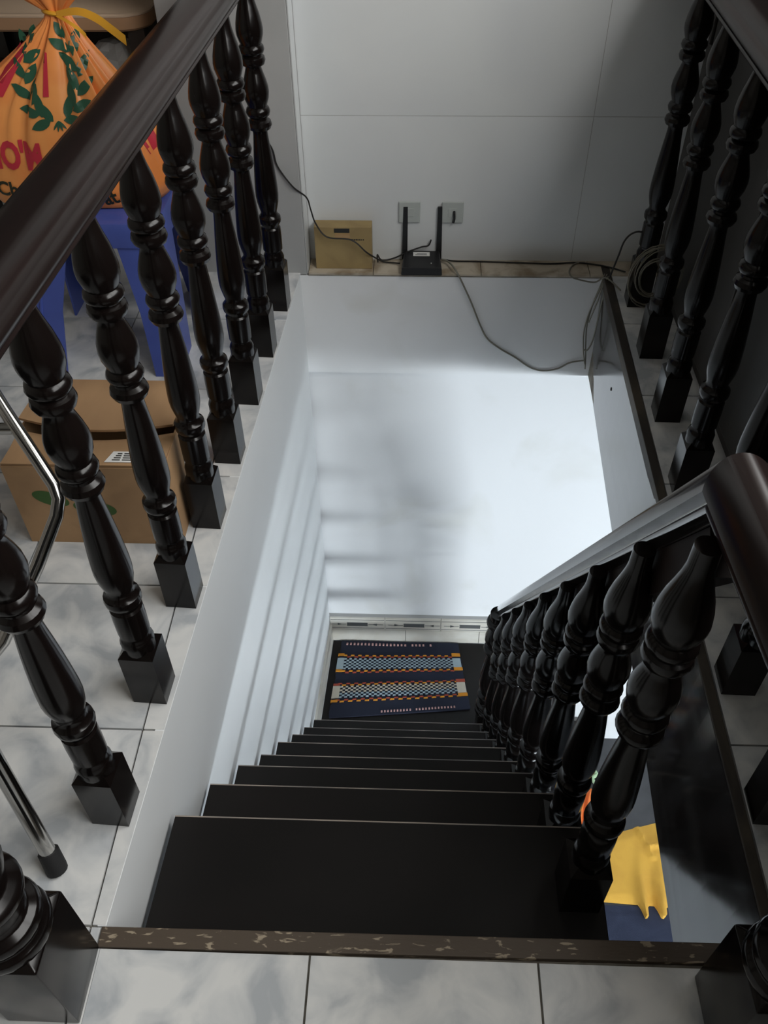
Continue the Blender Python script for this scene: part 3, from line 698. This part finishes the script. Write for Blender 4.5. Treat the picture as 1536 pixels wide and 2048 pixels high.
def textprint(txt, size, x, z, rot, m, name, sx=1.0, bold=0):
    cu = bpy.data.curves.new('t','FONT'); cu.body = txt; cu.size = size; cu.offset = bold; cu.resolution_u = 3
    to = bpy.data.objects.new('t', cu); COL.objects.link(to); dg = bpy.context.evaluated_depsgraph_get()
    me = bpy.data.meshes.new_from_object(to.evaluated_get(dg)); bpy.data.objects.remove(to)
    bm = bmesh.new(); bm.from_mesh(me); bmesh.ops.triangulate(bm, faces=bm.faces)
    for _ in range(2): 
        es = [e for e in bm.edges if e.calc_length() > size*.12]
        if es: bmesh.ops.subdivide_edges(bm, edges=es, cuts=1); bmesh.ops.triangulate(bm, faces=bm.faces)
    c, s_ = math.cos(rot), math.sin(rot)
    for v in bm.verts:
        px, pz = v.co.x*sx, v.co.y
        v.co = bag_front(max(-.214,min(.214,x-wx+px*c-pz*s_)), max(.003,z-wz+px*s_+pz*c), .0022)
    bm.to_mesh(me); bm.free(); me.name = name; me.materials.clear(); me.materials.append(m)
    o = bpy.data.objects.new(name, me); COL.objects.link(o); o.parent = bag; return o
textprint("HO'M", .074, -.530, .437, .0, M_red, 'red_lettering', .72, .003)
textprint("Chat", .042, -.520, .378, .0, M_ink2, 'small_lettering', 1.0, .0012)
textprint("Oat N", .046, -.318, .350, .22, M_ink2, 'small_lettering', .95, .0012)
b = MB()
def quadprint(mb, pts):
    N_=4; (a,bq,c_,d_) = [Vector(p) for p in pts]; vs=[]
    for j in range(N_+1):
        for i in range(N_+1):
            p = (a.lerp(bq,i/N_)).lerp(d_.lerp(c_,i/N_), j/N_); vs.append(bag_front(p.x-wx,p.y-wz))
    mb.add(vs,[(j*(N_+1)+i,j*(N_+1)+i+1,(j+1)*(N_+1)+i+1,(j+1)*(N_+1)+i) for j in range(N_) for i in range(N_)],0,True)
quadprint(b, [(-.200,.500),(-.176,.452),(-.160,.462),(-.182,.512)])
b.build('red_print', M_red, bag, fixn=False); b = MB(); quadprint(b, [(-.490,.575),(-.462,.570),(-.398,.650),(-.412,.664)]); b.build('red_print', M_red, bag, fixn=False); b = MB(); quadprint(b, [(-.372,.575),(-.360,.575),(-.352,.650),(-.358,.652)])
b.build('red_print', M_red, bag, fixn=False)

# tan table with rounded corner, standing behind the bag
tb = empty('side_table', (-.52,2.0,0), 'tan round-cornered side table behind the orange bag, mostly in shade', 'table')
hxT, hyT = .285, .22
loft([rrect(hxT-.004,hyT-.004,.07,.592,8),rrect(hxT,hyT,.072,.597,8),rrect(hxT,hyT,.072,.622,8)]).build('edge_band', M_tanedge, tb)
loft([rrect(hxT,hyT,.072,.6225,8),rrect(hxT,hyT,.072,.626,8),rrect(hxT-.004,hyT-.004,.07,.629,8)]).build('table_top', M_tan, tb)
for qx in (-1,1):
    for qy in (-1,1):
        b = MB(); b.box(qx*.25-.02,qy*.18-.02,0.0005,qx*.25+.02,qy*.18+.02,.592); b.build('leg', M_dark, tb)
b = MB(); b.box(-.268,-.205,.40,.268,.205,.42); b.build('shelf', M_dark, tb)
b = MB(); b.box(-.268,.19,.42,.268,.2,.59); b.build('back_panel', M_dark, tb)
# cloudy plastic bag on the table's shelf
pb = MB(); rnd = random.Random(11); vs = []; nn, rr_ = 18, 9
for j in range(rr_):
    t = j/(rr_-1); ph = PI*t
    for k in range(nn):
        a = 2*PI*k/nn; r = (.06+.02*rnd.random())*math.sin(ph)**.7+.002; vs.append((r*math.cos(a), r*.7*math.sin(a), .068-.066*math.cos(ph)+.012*rnd.random()*math.sin(ph)))
fs = [(i*nn+k,i*nn+(k+1)%nn,(i+1)*nn+(k+1)%nn,(i+1)*nn+k) for i in range(rr_-1) for k in range(nn)]+[list(range(nn))[::-1],list(range((rr_-1)*nn,rr_*nn))]
pb.add(vs,fs,0,False); o = pb.build('clear_bag', M_clear); o.location = (-.345,1.862,.421); tag(o,'crumpled cloudy plastic bag on the shelf under the tan table','bag')

# folding chair with polished steel legs
fc = empty('folding_chair', (-.33,.30,0), 'folding chair with polished steel tube legs at the left, seen only by its legs', 'chair')
def Q(p): return (p[0]+.33, p[1]-.30, p[2])
def leg(pts, r=.0115):
    b = MB(); b.tube([Q(p) for p in pts], r, 14); return b.build('leg', M_chrome, fc)
lg = leg([(-.0955,.071,.018),(-.12,.106,.20),(-.168,.170,.425)])
b = MB(); b.tube([Q((-.089,.061,.0005)),Q((-.0905,.0635,.008)),Q((-.098,.0745,.030)),Q((-.0985,.0752,.031))],[.0150,.0155,.0150,.0125],14); b.build('rubber_foot', M_blackr, lg)
leg([(-.330,.345,.0120),(-.262,.400,.075),(-.215,.500,.15),(-.185,.560,.208),(-.180,.577,.232),(-.187,.590,.25),(-.262,.660,.35),(-.40,.80,.53),(-.52,.92,.68)])
b = MB(); b.tube([Q((-.33,.345,.0005)),Q((-.33,.345,.028))],.0145,12); b.build('rubber_foot', M_blackr, fc)
leg([(-.52,.12,.0120),(-.49,.14,.2),(-.46,.17,.425)]); leg([(-.56,.42,.0120),(-.52,.44,.2),(-.47,.44,.425)])
for x,y in ((-.52,.12),(-.56,.42)):
    b = MB(); b.tube([Q((x,y,.0005)),Q((x,y,.028))],.0145,12); b.build('rubber_foot', M_blackr, fc)
b = MB(); b.tube([Q((-.245,.643,.325)),Q((-.55,.62,.335))],.010,12); b.build('cross_bar', M_chrome, fc)
loft([[ (p[0]+.005,p[1]-.02,p[2]) for p in rrect(.15,.16,.04,z,5)] for z in (.415,.44,.447)]).build('seat', M_black, fc, sharp=60)

# ------------------------------------------------------------------ right side: dark cupboard behind the balusters
wd = empty('cupboard', (1.10,.55,0), 'low dark cupboard standing against the wall behind the right balusters', 'cupboard')
b = MB(); b.box(-.028,-1.15,.0005,.048,1.20,.985); b.build('body', M_dark, wd, .003)
b = MB(); b.box(-.032,-1.16,.9855,.049,1.21,1.005); b.build('top', M_dark, wd, .003)
for k in range(4):
    y = -1.14+k*.585; d = MB(); d.box(-.040,y,.04,-.0285,y+.575,.97); dr = d.build('door', M_dark, wd, .003)
    hd = MB(); hd.tube([(-.041,y+.50,.60),(-.055,y+.50,.605),(-.055,y+.50,.695),(-.041,y+.50,.70)],.005,8); hd.build('handle', M_dark, dr)

# ------------------------------------------------------------------ clothes on the lower floor
def cloth(name, outline, z, m, label, folds, th=.012, n=40, tabs=lambda u: 0):
    xs_ = [p[0] for p in outline]; ys_ = [p[1] for p in outline]; x0,x1,y0,y1 = min(xs_),max(xs_),min(ys_),max(ys_)
    b = MB(); A_,B_,C2,D_ = [Vector(p) for p in outline]; vs = []
    for j in range(n+1):
        for i in range(n+1):
            u,v = i/n, j/n; p = (A_.lerp(B_,u)).lerp(D_.lerp(C2,u), v); p = p - Vector((0, tabs(u)*(1-v)**4))
            h_ = th*min(1,6*min(u,1-u,v,1-v)+.25)+folds(u,v)+.4*tabs(u)*(1-v)**4; vs.append((p.x,p.y,z+max(.003,h_)))
    m_ = len(vs); vs += [(p[0],p[1],z+.0005) for p in vs]
    fs = [(j*(n+1)+i,j*(n+1)+i+1,(j+1)*(n+1)+i+1,(j+1)*(n+1)+i) for j in range(n) for i in range(n)]
    fs += [tuple(m_+k for k in f[::-1]) for f in fs]
    per = list(range(n+1))+[(j+1)*(n+1)-1 for j in range(1,n+1)]+[n*(n+1)+i for i in range(n-1,-1,-1)]+[j*(n+1) for j in range(n-1,0,-1)]
    fs += [(per[k],per[(k+1)%len(per)],m_+per[(k+1)%len(per)],m_+per[k]) for k in range(len(per))]
    b.add(vs,fs,0,True); o = b.build(name,m,sharp=70); return tag(o,label,'clothes')
cloth('trousers', [(1.16,.66),(1.62,.66),(1.64,.962),(1.18,.962)], ZF, M_navy, 'navy garment lying on the dark lower floor below the yellow one', lambda u,v: .002*math.sin(9*u+3*v), th=.006)
cloth('shirt', [(1.225,.975),(1.60,.955),(1.62,1.352),(1.20,1.235)], ZF, M_yellow, 'mustard yellow shirt spread on the dark lower floor', lambda u,v: .022*math.exp(-((u-.44-.12*v)/.06)**2)*max(0,1-v*1.3)+.022*math.exp(-((u-.66-.12*v)/.06)**2)*max(0,1-v*1.2)+.016*math.exp(-((u-.60+.25*(v-.75))/.025)**2)*(v>.55)+.014*math.exp(-((v-.72)/.03)**2)*(u>.6), tabs=lambda u: .055*math.exp(-((u-.46)/.035)**4)+.050*math.exp(-((u-.645)/.045)**4))
cloth('scarf', [(1.175,1.30),(1.205,1.30),(1.275,1.475),(1.19,1.465)], ZF, M_orange, 'orange cloth on the lower floor behind the first stair baluster', lambda u,v: .012*math.sin(7*u)**2)
b = MB()
for k in range(6):
    a = spline([(1.275,1.50,ZF+.010),(1.262,1.525,ZF+.012),(1.285,1.545,ZF+.010),(1.272,1.570,ZF+.012)],6)
b.tube(a,.009,8); o = b.build('ribbon', M_mint); tag(o,'pale green twisted ribbon beside the orange cloth on the lower floor','ribbon')
